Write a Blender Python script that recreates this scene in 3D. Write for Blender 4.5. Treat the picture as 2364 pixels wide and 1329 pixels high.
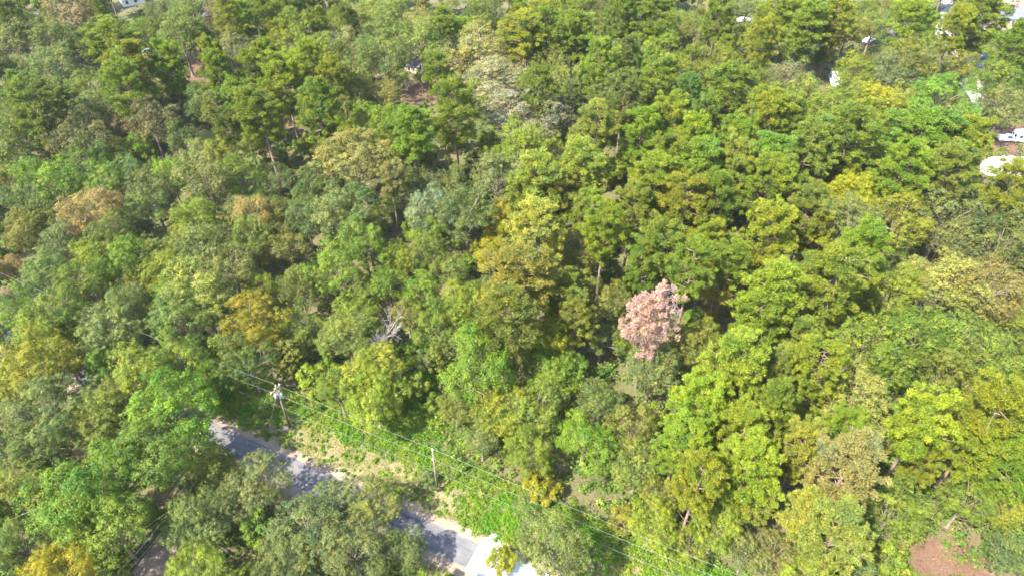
import bpy, math
import numpy as np
from mathutils import Vector

R = math.radians
for o in list(bpy.data.objects):
    bpy.data.objects.remove(o, do_unlink=True)
S = bpy.context.scene
C = S.collection

# ------------------------------------------------------------------ camera, sky, sun, exposure
CAM_H, PITCH, HFOV = 95.0, R(42.0), R(73.7)
cd = bpy.data.cameras.new("camera"); cam = bpy.data.objects.new("camera", cd); C.objects.link(cam)
cam.location = (0, 0, CAM_H); cam.rotation_euler = (math.pi/2 - PITCH, 0, 0)
cd.sensor_fit = 'HORIZONTAL'; cd.sensor_width = 36.0
cd.lens = 18.0/math.tan(HFOV/2); cd.clip_start = 0.5; cd.clip_end = 6000
S.camera = cam

SUN_EL = R(52.0)
SUN_FROM = Vector((-0.80, -0.60, 0)).normalized()          # the side the sun stands on
w = bpy.data.worlds.new("World"); S.world = w; w.use_nodes = True
nt = w.node_tree; nt.nodes.clear()
sky = nt.nodes.new('ShaderNodeTexSky'); sky.sky_type = 'NISHITA'; sky.sun_disc = False
sky.sun_elevation = SUN_EL; sky.sun_rotation = math.atan2(SUN_FROM.x, SUN_FROM.y)
sky.air_density = 1.0; sky.dust_density = 1.0; sky.ozone_density = 1.0
bgn = nt.nodes.new('ShaderNodeBackground'); bgn.inputs['Strength'].default_value = 0.15
wo = nt.nodes.new('ShaderNodeOutputWorld')
nt.links.new(sky.outputs[0], bgn.inputs[0]); nt.links.new(bgn.outputs[0], wo.inputs[0])
sl = bpy.data.lights.new("sun", 'SUN'); sl.energy = 4.1; sl.angle = R(0.5); sl.color = (1.0, 0.95, 0.86)
so = bpy.data.objects.new("sun", sl); C.objects.link(so)
d = -(SUN_FROM*math.cos(SUN_EL) + Vector((0, 0, math.sin(SUN_EL))))
so.rotation_euler = d.to_track_quat('-Z', 'Y').to_euler(); so.location = (-60, -40, 140)
S.view_settings.view_transform = 'Standard'; S.view_settings.look = 'None'
S.view_settings.exposure = 2.58; S.view_settings.gamma = 1.0; S.view_settings.use_curve_mapping = False
S.render.engine = 'CYCLES'
S.cycles.max_bounces = 6; S.cycles.diffuse_bounces = 3; S.cycles.transmission_bounces = 4; S.cycles.glossy_bounces = 2

# ------------------------------------------------------------------ survey: photograph pixel (2364 wide) -> place on a level plane
FPX = 1182/math.tan(HFOV/2)
def at(u, v, z=0.0):
    x = (u-1182)/FPX; y = -(v-664.5)/FPX
    dy = math.cos(PITCH)+y*math.sin(PITCH); dz = -math.sin(PITCH)+y*math.cos(PITCH)
    t = (z-CAM_H)/dz
    return np.array((x*t, dy*t, z))
def px(p):
    x, y, z = p[0], p[1], p[2]-CAM_H
    dep = y*math.cos(PITCH)-z*math.sin(PITCH); up = y*math.sin(PITCH)+z*math.cos(PITCH)
    return 1182+FPX*x/dep, 664.5-FPX*up/dep, FPX/dep

# ------------------------------------------------------------------ materials
def mat(name):
    m = bpy.data.materials.new(name); m.use_nodes = True
    return m, m.node_tree, m.node_tree.nodes['Principled BSDF']
def N(nt, t, **kw):
    n = nt.nodes.new(t)
    for k, v in kw.items(): setattr(n, k, v)
    return n
def ramp(nt, fac, stops):
    r = N(nt, 'ShaderNodeValToRGB'); cr = r.color_ramp
    while len(cr.elements) < len(stops): cr.elements.new(0.5)
    for e, (p, c) in zip(cr.elements, stops): e.position = p; e.color = (*c, 1)
    nt.links.new(fac, r.inputs[0]); return r.outputs[0]
def noise(nt, scale, detail=6, rough=0.6, coord='Object', off=(0, 0, 0)):
    tc = N(nt, 'ShaderNodeTexCoord'); mp = N(nt, 'ShaderNodeMapping'); mp.inputs['Location'].default_value = off
    nt.links.new(tc.outputs[coord], mp.inputs[0])
    n = N(nt, 'ShaderNodeTexNoise'); n.inputs['Scale'].default_value = scale
    n.inputs['Detail'].default_value = detail; n.inputs['Roughness'].default_value = rough
    nt.links.new(mp.outputs[0], n.inputs['Vector']); return n.outputs['Fac']
def mix(nt, f, a, b, mode='MIX'):
    m = N(nt, 'ShaderNodeMix', data_type='RGBA', blend_type=mode)
    for s, v in ((0, f), (6, a), (7, b)):
        if isinstance(v, (int, float)): m.inputs[s].default_value = v
        elif isinstance(v, tuple): m.inputs[s].default_value = (*v, 1)
        else: nt.links.new(v, m.inputs[s])
    return m.outputs[2]
def bump(nt, b, h, strength, dist=0.05):
    n = N(nt, 'ShaderNodeBump'); n.inputs['Strength'].default_value = strength; n.inputs['Distance'].default_value = dist
    nt.links.new(h, n.inputs['Height']); nt.links.new(n.outputs[0], b.inputs['Normal'])

def foliage(name, trans, rough=0.55, hue=0.035, vary=0.55, fixed=None):
    m, nt, b = mat(name)
    at_ = N(nt, 'ShaderNodeAttribute', attribute_name='tint')
    oi = N(nt, 'ShaderNodeObjectInfo')
    if fixed:
        n = noise(nt, fixed[2], 3); base = mix(nt, ramp(nt, n, [(0.38, (0, 0, 0)), (0.62, (1, 1, 1))]), fixed[0], fixed[1])
    else: base = oi.outputs['Color']
    hs = N(nt, 'ShaderNodeHueSaturation')
    sub = N(nt, 'ShaderNodeMath', operation='MULTIPLY_ADD'); nt.links.new(at_.outputs['Fac'], sub.inputs[0])
    sub.inputs[1].default_value = -2*hue; sub.inputs[2].default_value = 0.5+hue
    va = N(nt, 'ShaderNodeMath', operation='MULTIPLY_ADD'); nt.links.new(at_.outputs['Fac'], va.inputs[0])
    va.inputs[1].default_value = 2*vary; va.inputs[2].default_value = 1-vary
    n1 = noise(nt, 0.42, 3, 0.6); base = mix(nt, ramp(nt, n1, [(0.40, (0, 0, 0)), (0.66, (1, 1, 1))]), base, mix(nt, 1.0, base, (1.24, 1.12, 0.85), 'MULTIPLY'))
    n3 = noise(nt, 0.30, 3, 0.6, off=(7, 3, 5)); base = mix(nt, ramp(nt, n3, [(0.45, (0, 0, 0)), (0.68, (1, 1, 1))]), base, mix(nt, 1.0, base, (0.72, 0.85, 1.15), 'MULTIPLY'))
    nt.links.new(base, hs.inputs['Color']); nt.links.new(sub.outputs[0], hs.inputs['Hue']); nt.links.new(va.outputs[0], hs.inputs['Value'])
    nt.links.new(hs.outputs[0], b.inputs['Base Color'])
    b.inputs['Roughness'].default_value = rough; b.inputs['Specular IOR Level'].default_value = 0.12
    tr = N(nt, 'ShaderNodeBsdfTranslucent'); tc = mix(nt, 1.0, hs.outputs[0], (1.35, 1.4, 0.45), 'MULTIPLY')
    nt.links.new(tc, tr.inputs['Color'])
    ms = N(nt, 'ShaderNodeMixShader'); ms.inputs[0].default_value = trans
    nt.links.new(b.outputs[0], ms.inputs[1]); nt.links.new(tr.outputs[0], ms.inputs[2])
    nt.links.new(ms.outputs[0], nt.nodes['Material Output'].inputs['Surface'])
    return m
M = {}
M['leaf'] = foliage('broad_leaf', 0.30)
M['needle'] = foliage('pine_needle', 0.32, 0.5, 0.02, 0.40)
M['weed'] = foliage('weed_leaf', 0.30, 0.6, 0.03, 0.5, ((0.070, 0.160, 0.008), (0.110, 0.152, 0.016), 0.16))
M['grass'] = foliage('grass_blade', 0.25, 0.6, 0.02, 0.4, ((0.10, 0.15, 0.025), (0.30, 0.26, 0.10), 0.22))
M['floor_leaf'] = foliage('undergrowth_leaf', 0.25, 0.6, 0.04, 0.5, ((0.055, 0.105, 0.013), (0.10, 0.135, 0.018), 0.08))

def simple(name, col, rough=0.7, metal=0.0, var=0.25, scale=3.0, bmp=0.0, spec=0.4):
    m, nt, b = mat(name)
    n = noise(nt, scale)
    lo = tuple(c*(1-var) for c in col); hi = tuple(min(1, c*(1+var)) for c in col)
    nt.links.new(ramp(nt, n, [(0.3, lo), (0.7, hi)]), b.inputs['Base Color'])
    b.inputs['Roughness'].default_value = rough; b.inputs['Metallic'].default_value = metal
    b.inputs['Specular IOR Level'].default_value = spec
    if bmp: bump(nt, b, noise(nt, scale*5), bmp)
    return m
M['bark'] = simple('bark', (0.15, 0.115, 0.085), 0.9, var=0.45, scale=2.5, bmp=0.5)
M['pine_bark'] = simple('pine_bark', (0.16, 0.105, 0.075), 0.9, var=0.45, scale=2.5, bmp=0.5)
M['dead_wood'] = simple('bleached_dead_wood', (0.27, 0.235, 0.205), 0.85, var=0.25)
M['pole_wood'] = simple('weathered_pole_wood', (0.16, 0.11, 0.075), 0.85, var=0.3, scale=1.5)
M['metal'] = simple('galvanised_metal', (0.55, 0.56, 0.58), 0.45, 0.6, 0.1)
M['can'] = simple('grey_enamel', (0.22, 0.23, 0.25), 0.4, 0.0, 0.06)
M['wire'] = simple('aluminium_wire', (0.25, 0.25, 0.25), 0.6, 0.1, 0.05)
M['porcelain'] = simple('porcelain', (0.40, 0.39, 0.38), 0.3, 0, 0.04)
M['rock'] = simple('pale_rock', (0.36, 0.31, 0.23), 0.9, var=0.2)
M['roof_grey'] = simple('grey_shingle', (0.085, 0.09, 0.105), 0.85, var=0.18, scale=6)
M['roof_white'] = simple('white_metal_roof', (0.66, 0.67, 0.70), 0.45, var=0.05)
M['roof_pink'] = simple('faded_red_metal', (0.26, 0.13, 0.10), 0.6, var=0.1)
M['brick'] = simple('tan_brick', (0.28, 0.20, 0.13), 0.85, var=0.12, scale=8)
M['red_brick'] = simple('red_brick', (0.24, 0.075, 0.05), 0.85, var=0.15, scale=8)
M['white_wall'] = simple('white_siding', (0.72, 0.72, 0.70), 0.6, var=0.04)
M['trim'] = simple('white_trim', (0.78, 0.77, 0.74), 0.5, var=0.03)
M['glass'] = simple('window_glass', (0.03, 0.04, 0.05), 0.08, var=0.1, spec=0.8)
M['tyre'] = simple('tyre_rubber', (0.02, 0.02, 0.02), 0.9)
M['chrome'] = simple('wheel_metal', (0.55, 0.55, 0.56), 0.3, 0.8, 0.05)
M['lamp'] = simple('lamp_plastic', (0.6, 0.1, 0.06), 0.3)
for nm, c in dict(white=(0.78, 0.78, 0.78), black=(0.02, 0.02, 0.024), blue=(0.02, 0.06, 0.16), silver=(0.45, 0.46, 0.48)).items():
    M['paint_'+nm] = simple(nm+'_car_paint', c, 0.28, 0.0, 0.03)

def ground_mat(name, stops, s1, s2, rough=0.95, off=(0, 0, 0), bm=0.6):
    m, nt, b = mat(name)
    a = noise(nt, s1, 8, 0.65, off=off); c = noise(nt, s2, 6, 0.7, off=off)
    f = N(nt, 'ShaderNodeMath', operation='MULTIPLY_ADD'); nt.links.new(c, f.inputs[0]); f.inputs[1].default_value = 0.5
    g = N(nt, 'ShaderNodeMath', operation='MULTIPLY'); nt.links.new(a, g.inputs[0]); g.inputs[1].default_value = 0.5
    nt.links.new(g.outputs[0], f.inputs[2])
    nt.links.new(ramp(nt, f.outputs[0], stops), b.inputs['Base Color'])
    b.inputs['Roughness'].default_value = rough; b.inputs['Specular IOR Level'].default_value = 0.2
    bump(nt, b, c, bm, 0.08)
    if name == 'faded_asphalt':                                     # worn wheel paths and patches that run along the road
        tc = N(nt, 'ShaderNodeTexCoord'); mp = N(nt, 'ShaderNodeMapping', vector_type='TEXTURE'); mp.inputs['Rotation'].default_value = (0, 0, math.atan2(-0.429, 0.903)); mp.inputs['Scale'].default_value = (14, 0.9, 1)
        nt.links.new(tc.outputs['Object'], mp.inputs[0]); n2 = N(nt, 'ShaderNodeTexNoise'); n2.inputs['Scale'].default_value = 1.0; n2.inputs['Detail'].default_value = 5
        nt.links.new(mp.outputs[0], n2.inputs['Vector']); k = ramp(nt, n2.outputs['Fac'], [(0.36, (0.68, 0.68, 0.70)), (0.5, (1, 1, 1)), (0.64, (1.0, 0.97, 0.93))])
        src = b.inputs['Base Color'].links[0].from_socket; nt.links.new(mix(nt, 1.0, src, k, 'MULTIPLY'), b.inputs['Base Color'])
    return m
M['floor'] = ground_mat('forest_floor', [(0.38, (0.022, 0.034, 0.009)), (0.47, (0.050, 0.060, 0.016)), (0.53, (0.100, 0.075, 0.040)), (0.62, (0.050, 0.068, 0.016))], 0.10, 2.6)
M['verge'] = ground_mat('dry_grass_verge', [(0.36, (0.042, 0.056, 0.012)), (0.46, (0.089, 0.085, 0.028)), (0.55, (0.159, 0.126, 0.066)), (0.66, (0.196, 0.150, 0.098))], 0.14, 2.2)
M['sand'] = ground_mat('sandy_shoulder', [(0.35, (0.124, 0.092, 0.054)), (0.5, (0.192, 0.146, 0.104)), (0.65, (0.233, 0.192, 0.149))], 0.3, 3.0)
M['white_sand'] = ground_mat('white_sand', [(0.35, (0.187, 0.161, 0.135)), (0.5, (0.248, 0.224, 0.206)), (0.65, (0.284, 0.270, 0.256))], 0.25, 2.0)
M['soil'] = ground_mat('red_brown_soil', [(0.35, (0.046, 0.026, 0.015)), (0.5, (0.095, 0.055, 0.034)), (0.65, (0.133, 0.086, 0.061))], 0.25, 2.4)
M['brown'] = ground_mat('brown_dirt', [(0.35, (0.091, 0.066, 0.045)), (0.5, (0.154, 0.115, 0.084)), (0.65, (0.210, 0.164, 0.126))], 0.3, 2.4)
M['asphalt'] = ground_mat('faded_asphalt', [(0.35, (0.071, 0.068, 0.071)), (0.5, (0.102, 0.098, 0.098)), (0.66, (0.131, 0.124, 0.120))], 0.4, 5.0, 0.85, bm=0.15)
M['concrete'] = ground_mat('white_concrete', [(0.35, (0.465, 0.450, 0.427)), (0.65, (0.585, 0.578, 0.562))], 0.3, 4.0, 0.8, bm=0.1)
M['gravel'] = ground_mat('pale_gravel', [(0.38, (0.288, 0.264, 0.256)), (0.5, (0.448, 0.416, 0.400)), (0.62, (0.576, 0.544, 0.528))], 1.2, 9.0, bm=1.0)
M['lawn'] = ground_mat('pale_lawn', [(0.35, (0.128, 0.160, 0.032)), (0.5, (0.216, 0.224, 0.056)), (0.65, (0.336, 0.288, 0.128))], 0.2, 2.2)

# ------------------------------------------------------------------ helpers
def tag(o, label, cat, group=None):
    o['label'] = label; o['category'] = cat
    if group: o['group'] = group
    return o
def empty(name, loc=(0, 0, 0), rz=0.0):
    o = bpy.data.objects.new(name, None); C.objects.link(o); o.location = loc; o.rotation_euler = (0, 0, rz)
    o.empty_display_size = 0.5; return o
def link(name, me, parent=None):
    o = bpy.data.objects.new(name, me); C.objects.link(o)
    if parent: o.parent = parent
    return o
def np_mesh(name, verts, faces, material, tint=None, smooth=False):
    """faces: (n,k) int array with one k."""
    me = bpy.data.meshes.new(name); nv, (nf, k) = len(verts), faces.shape
    me.vertices.add(nv); me.vertices.foreach_set('co', np.ascontiguousarray(verts, dtype=np.float32).ravel())
    me.loops.add(nf*k); me.loops.foreach_set('vertex_index', np.ascontiguousarray(faces, dtype=np.int32).ravel())
    me.polygons.add(nf); me.polygons.foreach_set('loop_start', np.arange(0, nf*k, k, dtype=np.int32))
    if smooth: me.polygons.foreach_set('use_smooth', np.ones(nf, dtype=bool))
    if tint is not None:
        a = me.attributes.new('tint', 'FLOAT', 'FACE'); a.data.foreach_set('value', tint.astype(np.float32))
    me.update(calc_edges=True); me.materials.append(material); return me
class MB:
    """collects boxes, tubes and polygons of one part"""
    def __init__(s): s.v = []; s.f = []
    def poly(s, pts): n = len(s.v); s.v += [tuple(p) for p in pts]; s.f.append(tuple(range(n, n+len(pts)))); return s
    def box(s, c, h, rz=0.0):
        n = len(s.v); ca, sa = math.cos(rz), math.sin(rz)
        for z in (-1, 1):
            for x, y in ((-1, -1), (1, -1), (1, 1), (-1, 1)):
                a, b = x*h[0], y*h[1]; s.v.append((c[0]+a*ca-b*sa, c[1]+a*sa+b*ca, c[2]+z*h[2]))
        for q in ((3, 2, 1, 0), (4, 5, 6, 7), (0, 1, 5, 4), (1, 2, 6, 5), (2, 3, 7, 6), (3, 0, 4, 7)): s.f.append(tuple(n+i for i in q))
        return s
    def tube(s, pts, rad, k=6, cap=True):
        pts = [Vector(p) for p in pts]; n = len(s.v); m = len(pts)
        for i, p in enumerate(pts):
            t = (pts[min(i+1, m-1)]-pts[max(i-1, 0)]).normalized()
            a = t.cross(Vector((0.31, 0.95, 0.05)) if abs(t.y) < 0.9 else Vector((1, 0, 0))).normalized(); b = t.cross(a)
            r = rad[i] if hasattr(rad, '__len__') else rad
            for j in range(k):
                q = 2*math.pi*j/k; s.v.append(tuple(p+a*(r*math.cos(q))+b*(r*math.sin(q))))
        for i in range(m-1):
            for j in range(k):
                j2 = (j+1) % k; s.f.append((n+i*k+j, n+i*k+j2, n+(i+1)*k+j2, n+(i+1)*k+j))
        if cap: s.f.append(tuple(n+j for j in range(k-1, -1, -1))); s.f.append(tuple(n+(m-1)*k+j for j in range(k)))
        return s
    def prism(s, prof, x0, x1):
        """profile in (y,z), run along x"""
        n = len(s.v); k = len(prof)
        s.v += [(x0, y, z) for y, z in prof]+[(x1, y, z) for y, z in prof]
        for i in range(k): j = (i+1) % k; s.f.append((n+i, n+j, n+k+j, n+k+i))
        s.f.append(tuple(n+i for i in range(k-1, -1, -1))); s.f.append(tuple(n+k+i for i in range(k))); return s
    def mesh(s, name, material, smooth=False, bevel=0.0):
        me = bpy.data.meshes.new(name); me.from_pydata(s.v, [], s.f); me.materials.append(material); me.update()
        if smooth: me.polygons.foreach_set('use_smooth', [True]*len(me.polygons))
        return me
    def build(s, name, material, parent=None, smooth=False):
        return link(name, s.mesh(name, material, smooth), parent)
def sheet(name, pts, z, material, wob=0.0, seed=0, sub=4):
    """ragged-edged ground patch from an outline given in metres"""
    r = np.random.default_rng(seed); out = []
    for i in range(len(pts)):
        a = np.array(pts[i][:2], float); b = np.array(pts[(i+1) % len(pts)][:2], float)
        for k in range(sub):
            p = a+(b-a)*k/sub; out.append((p[0]+r.normal(0, wob), p[1]+r.normal(0, wob), z))
    o = MB().poly(out).build(name, material); o['kind'] = 'structure'; return o

# ------------------------------------------------------------------ the ground, the road and what is bare
g = MB().poly([(-2500, -1500, 0), (2500, -1500, 0), (2500, 4000, 0), (-2500, 4000, 0)]).build('ground', M['floor']); g['kind'] = 'structure'
RD = np.array((0.903, -0.429)); RN = np.array((0.429, 0.903))       # along the road, and from it towards the woods
R0 = np.array((-4.8, 49.4))                                        # far kerbline where asphalt ends
def rp(s, n): p = R0+RD*s+RN*n; return (p[0], p[1])
def strip(name, s0, s1, n0, n1, z, material, wob, seed, step=2.0):
    r = np.random.default_rng(seed); ss = np.arange(s0, s1+0.01, step)
    up = [(*rp(s, n1+r.normal(0, wob)), z) for s in ss]; lo = [(*rp(s, n0+r.normal(0, wob)), z) for s in ss]
    m = MB()
    for i in range(len(ss)-1): m.poly([lo[i], lo[i+1], up[i+1], up[i]])
    o = m.build(name, material); o['kind'] = 'structure'; return o
strip('verge', -110, 70, -8, 11.5, 0.004, M['verge'], 0.8, 1)
strip('road_shoulder', -110, 70, -5.6, 1.5, 0.008, M['sand'], 0.28, 2, 0.8)
strip('road', -110, 0, -4.0, 0, 0.016, M['asphalt'], 0.06, 3, 0.7)
strip('concrete_road', 0, 70, -4.4, 0.15, 0.020, M['concrete'], 0.02, 4)
gp = [rp(1.0, 0.3), rp(3.0, 0.3), rp(4.6, 0.2), rp(4.2, 1.8), rp(3.0, 2.7), rp(1.4, 2.5), rp(0.4, 1.4)]
sheet('gravel_pad', gp, 0.026, M['gravel'], 0.10, 5)
def ps(name, pts, z, m, wob=0.3, seed=0): return sheet(name, [at(*p) for p in pts], z, M[m], wob, seed)
ps('dirt_lane', [(395, 1215), (410, 1240), (395, 1330), (400, 1420), (270, 1420), (300, 1330), (350, 1260)], 0.010, 'brown', 0.25, 6)
sheet('bare_soil', [at(*p) for p in [(2050, 1262), (2140, 1240), (2230, 1245), (2290, 1290), (2300, 1400), (2060, 1420), (1960, 1400), (2010, 1310)]], 0.012, M['soil'], 0.45, 7, 12)
ps('dirt_clearing', [(925, 240), (935, 205), (950, 195), (1020, 200), (1060, 216), (1030, 235), (985, 245)], 0.012, 'soil', 0.4, 8)
ps('lawn', [(420, 345), (435, 312), (470, 300), (500, 310), (500, 340), (470, 352)], 0.012, 'lawn', 0.4, 9)
ps('dirt_path', [(440, 140), (470, 130), (482, 165), (480, 205), (465, 260), (430, 250), (385, 215), (430, 200)], 0.014, 'soil', 0.4, 10)
ps('trail', [(640, 235), (690, 250), (705, 300), (670, 300), (640, 270)], 0.012, 'soil', 0.4, 11)
ps('house_yard', [(2262, -40), (2480, -60), (2500, 60), (2330, 78), (2262, 66)], 0.010, 'sand', 0.6, 12)
ps('bare_yard', [(2262, 330), (2290, 296), (2480, 280), (2480, 430), (2330, 420), (2262, 400)], 0.010, 'soil', 0.6, 22)
ps('sand_drive', [(2180, -20), (2205, -10), (2205, 20), (2192, 50), (2196, 80), (2215, 100), (2290, 140), (2292, 152), (2262, 190), (2275, 230), (2270, 252), (2245, 245), (2215, 190), (2240, 160), (2190, 118), (2165, 98), (2150, 78), (2165, 50)], 0.020, 'white_sand', 0.3, 13)
ps('parking_pad', [(2255, 400), (2280, 360), (2364, 362), (2480, 350), (2480, 410), (2310, 412)], 0.020, 'white_sand', 0.4, 14)
ps('back_lane', [(2040, -30), (2075, -30), (2082, 60), (2084, 115), (2050, 118), (2056, 50)], 0.024, 'asphalt', 0.2, 15)
ps('far_lane', [(1745, -40), (1800, -40), (1785, 25), (1752, 40)], 0.014, 'asphalt', 0.2, 16)
ps('dirt_spot', [(2112, 690), (2145, 680), (2150, 715), (2120, 725)], 0.012, 'sand', 0.3, 17)
ps('dirt_edge', [(-60, 660), (30, 670), (55, 690), (20, 715), (-60, 720)], 0.012, 'soil', 0.3, 18)
ps('sandy_gap', [(2205, 600), (2225, 578), (2260, 582), (2250, 612)], 0.012, 'sand', 0.3, 19)

# ------------------------------------------------------------------ tree shapes
rng = np.random.default_rng(20)
def unit(a): return a/np.maximum(np.linalg.norm(a, axis=-1, keepdims=True), 1e-9)
def sphere_dirs(n, zmin, r):
    i = (np.arange(n)+0.5)/n; z = 1-(1-zmin)*i; ph = np.pi*(3-5**0.5)*np.arange(n)+r.uniform(0, 6.28)
    s = np.sqrt(np.maximum(0, 1-z*z)); v = np.stack([s*np.cos(ph), s*np.sin(ph), z], 1)
    return unit(v+r.normal(0, 0.16, v.shape))
def leaf_quads(pos, nor, L, W, r):
    """pointed leaf sprays: four-cornered faces, folded a little along the midrib"""
    n = len(pos); t = unit(np.cross(nor, r.normal(size=(n, 3)))); b = np.cross(nor, t)
    L = np.broadcast_to(L, n)[:, None]; W = np.broadcast_to(W, n)[:, None]
    v = np.empty((n, 4, 3)); v[:, 0] = pos-t*L*0.5; v[:, 1] = pos+b*W*0.5+nor*W*0.12; v[:, 2] = pos+t*L*0.5; v[:, 3] = pos-b*W*0.5+nor*W*0.12
    return v.reshape(-1, 3), np.arange(4*n).reshape(-1, 4)
def limb_mesh(name, parts, material):
    m = MB()
    for pts, rad, k in parts: m.tube(pts, rad, k, cap=False)
    return m.mesh(name, material, smooth=True)
def bend(a, b, n, r, amp):
    a, b = np.array(a, float), np.array(b, float); out = []
    o = r.normal(0, amp, 3); o[2] *= 0.3
    for i in range(n+1): t = i/n; out.append(a+(b-a)*t+o*math.sin(math.pi*t))
    return out
def make_broad(seed, H=15., W=10., ch=10., nb=17, nc=13, nl=46, leaf=0.34, brad=0.42, crad=0.62, zmin=-0.55, ragged=0.2):
    r = np.random.default_rng(seed); Rr = W/2; cz = H-ch/2
    ax = np.array((Rr, Rr, ch/2)); cen = np.array((0, 0, cz))
    D = sphere_dirs(nb, zmin, r); off = r.uniform(0.50, 0.50+0.35, nb)*(1+r.normal(0, ragged*0.5, nb))
    bc = cen+D*ax*off[:, None]; br = Rr*brad*r.uniform(0.65, 1.2, nb)
    P, Q, Tn = [], [], []
    for i in range(nb):
        cd_ = unit(r.normal(size=(nc, 3))*0.9+D[i]*0.7+np.array((0, 0, 0.25)))
        cc = bc[i]+cd_*br[i]*r.uniform(0.55, 1.1, nc)[:, None]
        bt = r.normal(0, 0.10)
        k = int(nc*nl*0.30); ld = unit(r.normal(size=(k, 3))*0.8+D[i]*0.6+np.array((0, 0, 0.35)))
        P.append(bc[i]+ld*br[i]*r.uniform(0.45, 1.12, k)[:, None]*np.array((1, 1, 0.9))); Q.append(unit(ld+np.array((0, 0, 0.4))+r.normal(0, 0.45, (k, 3)))); Tn.append(np.clip(0.5+bt+r.normal(0, 0.18, k), 0, 1))
        for j in range(nc):
            cr = crad*r.uniform(0.65, 1.25); k = int(nl*r.uniform(0.7, 1.3))
            ld = unit(r.normal(size=(k, 3))*0.8+cd_[j]*0.55+np.array((0, 0, 0.35)))
            P.append(cc[j]+ld*cr*r.uniform(0.35, 1.12, k)[:, None]*np.array((1, 1, 0.8)))
            Q.append(unit(ld+cd_[j]*0.35+np.array((0, 0, 0.35))+r.normal(0, 0.38, (k, 3))))
            Tn.append(np.clip(0.5+bt+r.normal(0, 0.08)+r.normal(0, 0.17, k), 0, 1))
    # loose sprays in the inside of the crown
    k = nb*nc*3; ld = unit(r.normal(size=(k, 3))); P.append(cen+ld*ax*r.uniform(0.2, 0.72, k)[:, None]); Q.append(unit(ld+r.normal(0, 0.8, (k, 3)))); Tn.append(np.clip(r.normal(0.45, 0.15, k), 0, 1))
    P = np.concatenate(P); Q = np.concatenate(Q); Tn = np.concatenate(Tn)
    P[:, 2] = np.maximum(P[:, 2], 0.25)
    L = leaf*r.uniform(0.7, 1.35, len(P)); v, f = leaf_quads(P, Q, L, L*0.72, r)
    crown = np_mesh('crown', v, f, M['leaf'], Tn)
    parts = []; tb = cz-ch*0.12; lean = r.normal(0, 0.25, 2)
    tp = [np.array((lean[0]*t*t, lean[1]*t*t, tb*t)) for t in (0, 0.04, 0.3, 0.65, 1.0)]
    tr = 0.022*H; parts.append((tp, [tr*1.5, tr*1.1, tr*0.9, tr*0.75, tr*0.6], 8))
    for i in range(nb):
        if r.random() < 0.85:
            t = r.uniform(0.45, 1.0); a = np.array((lean[0]*t*t, lean[1]*t*t, tb*t)); p = bend(a, bc[i]+(bc[i]-cen)*0.25, 4, r, 0.35)
            parts.append((p, [tr*0.42, tr*0.34, tr*0.26, tr*0.18, tr*0.07], 5))
            for _ in range(2):
                e = bc[i]+r.normal(0, br[i]*0.65, 3); parts.append((bend(p[2], e, 2, r, 0.15), [tr*0.2, tr*0.13, tr*0.04], 4))
    return limb_mesh('trunk', parts, M['bark']), crown, H, W, cz, ch
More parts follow.
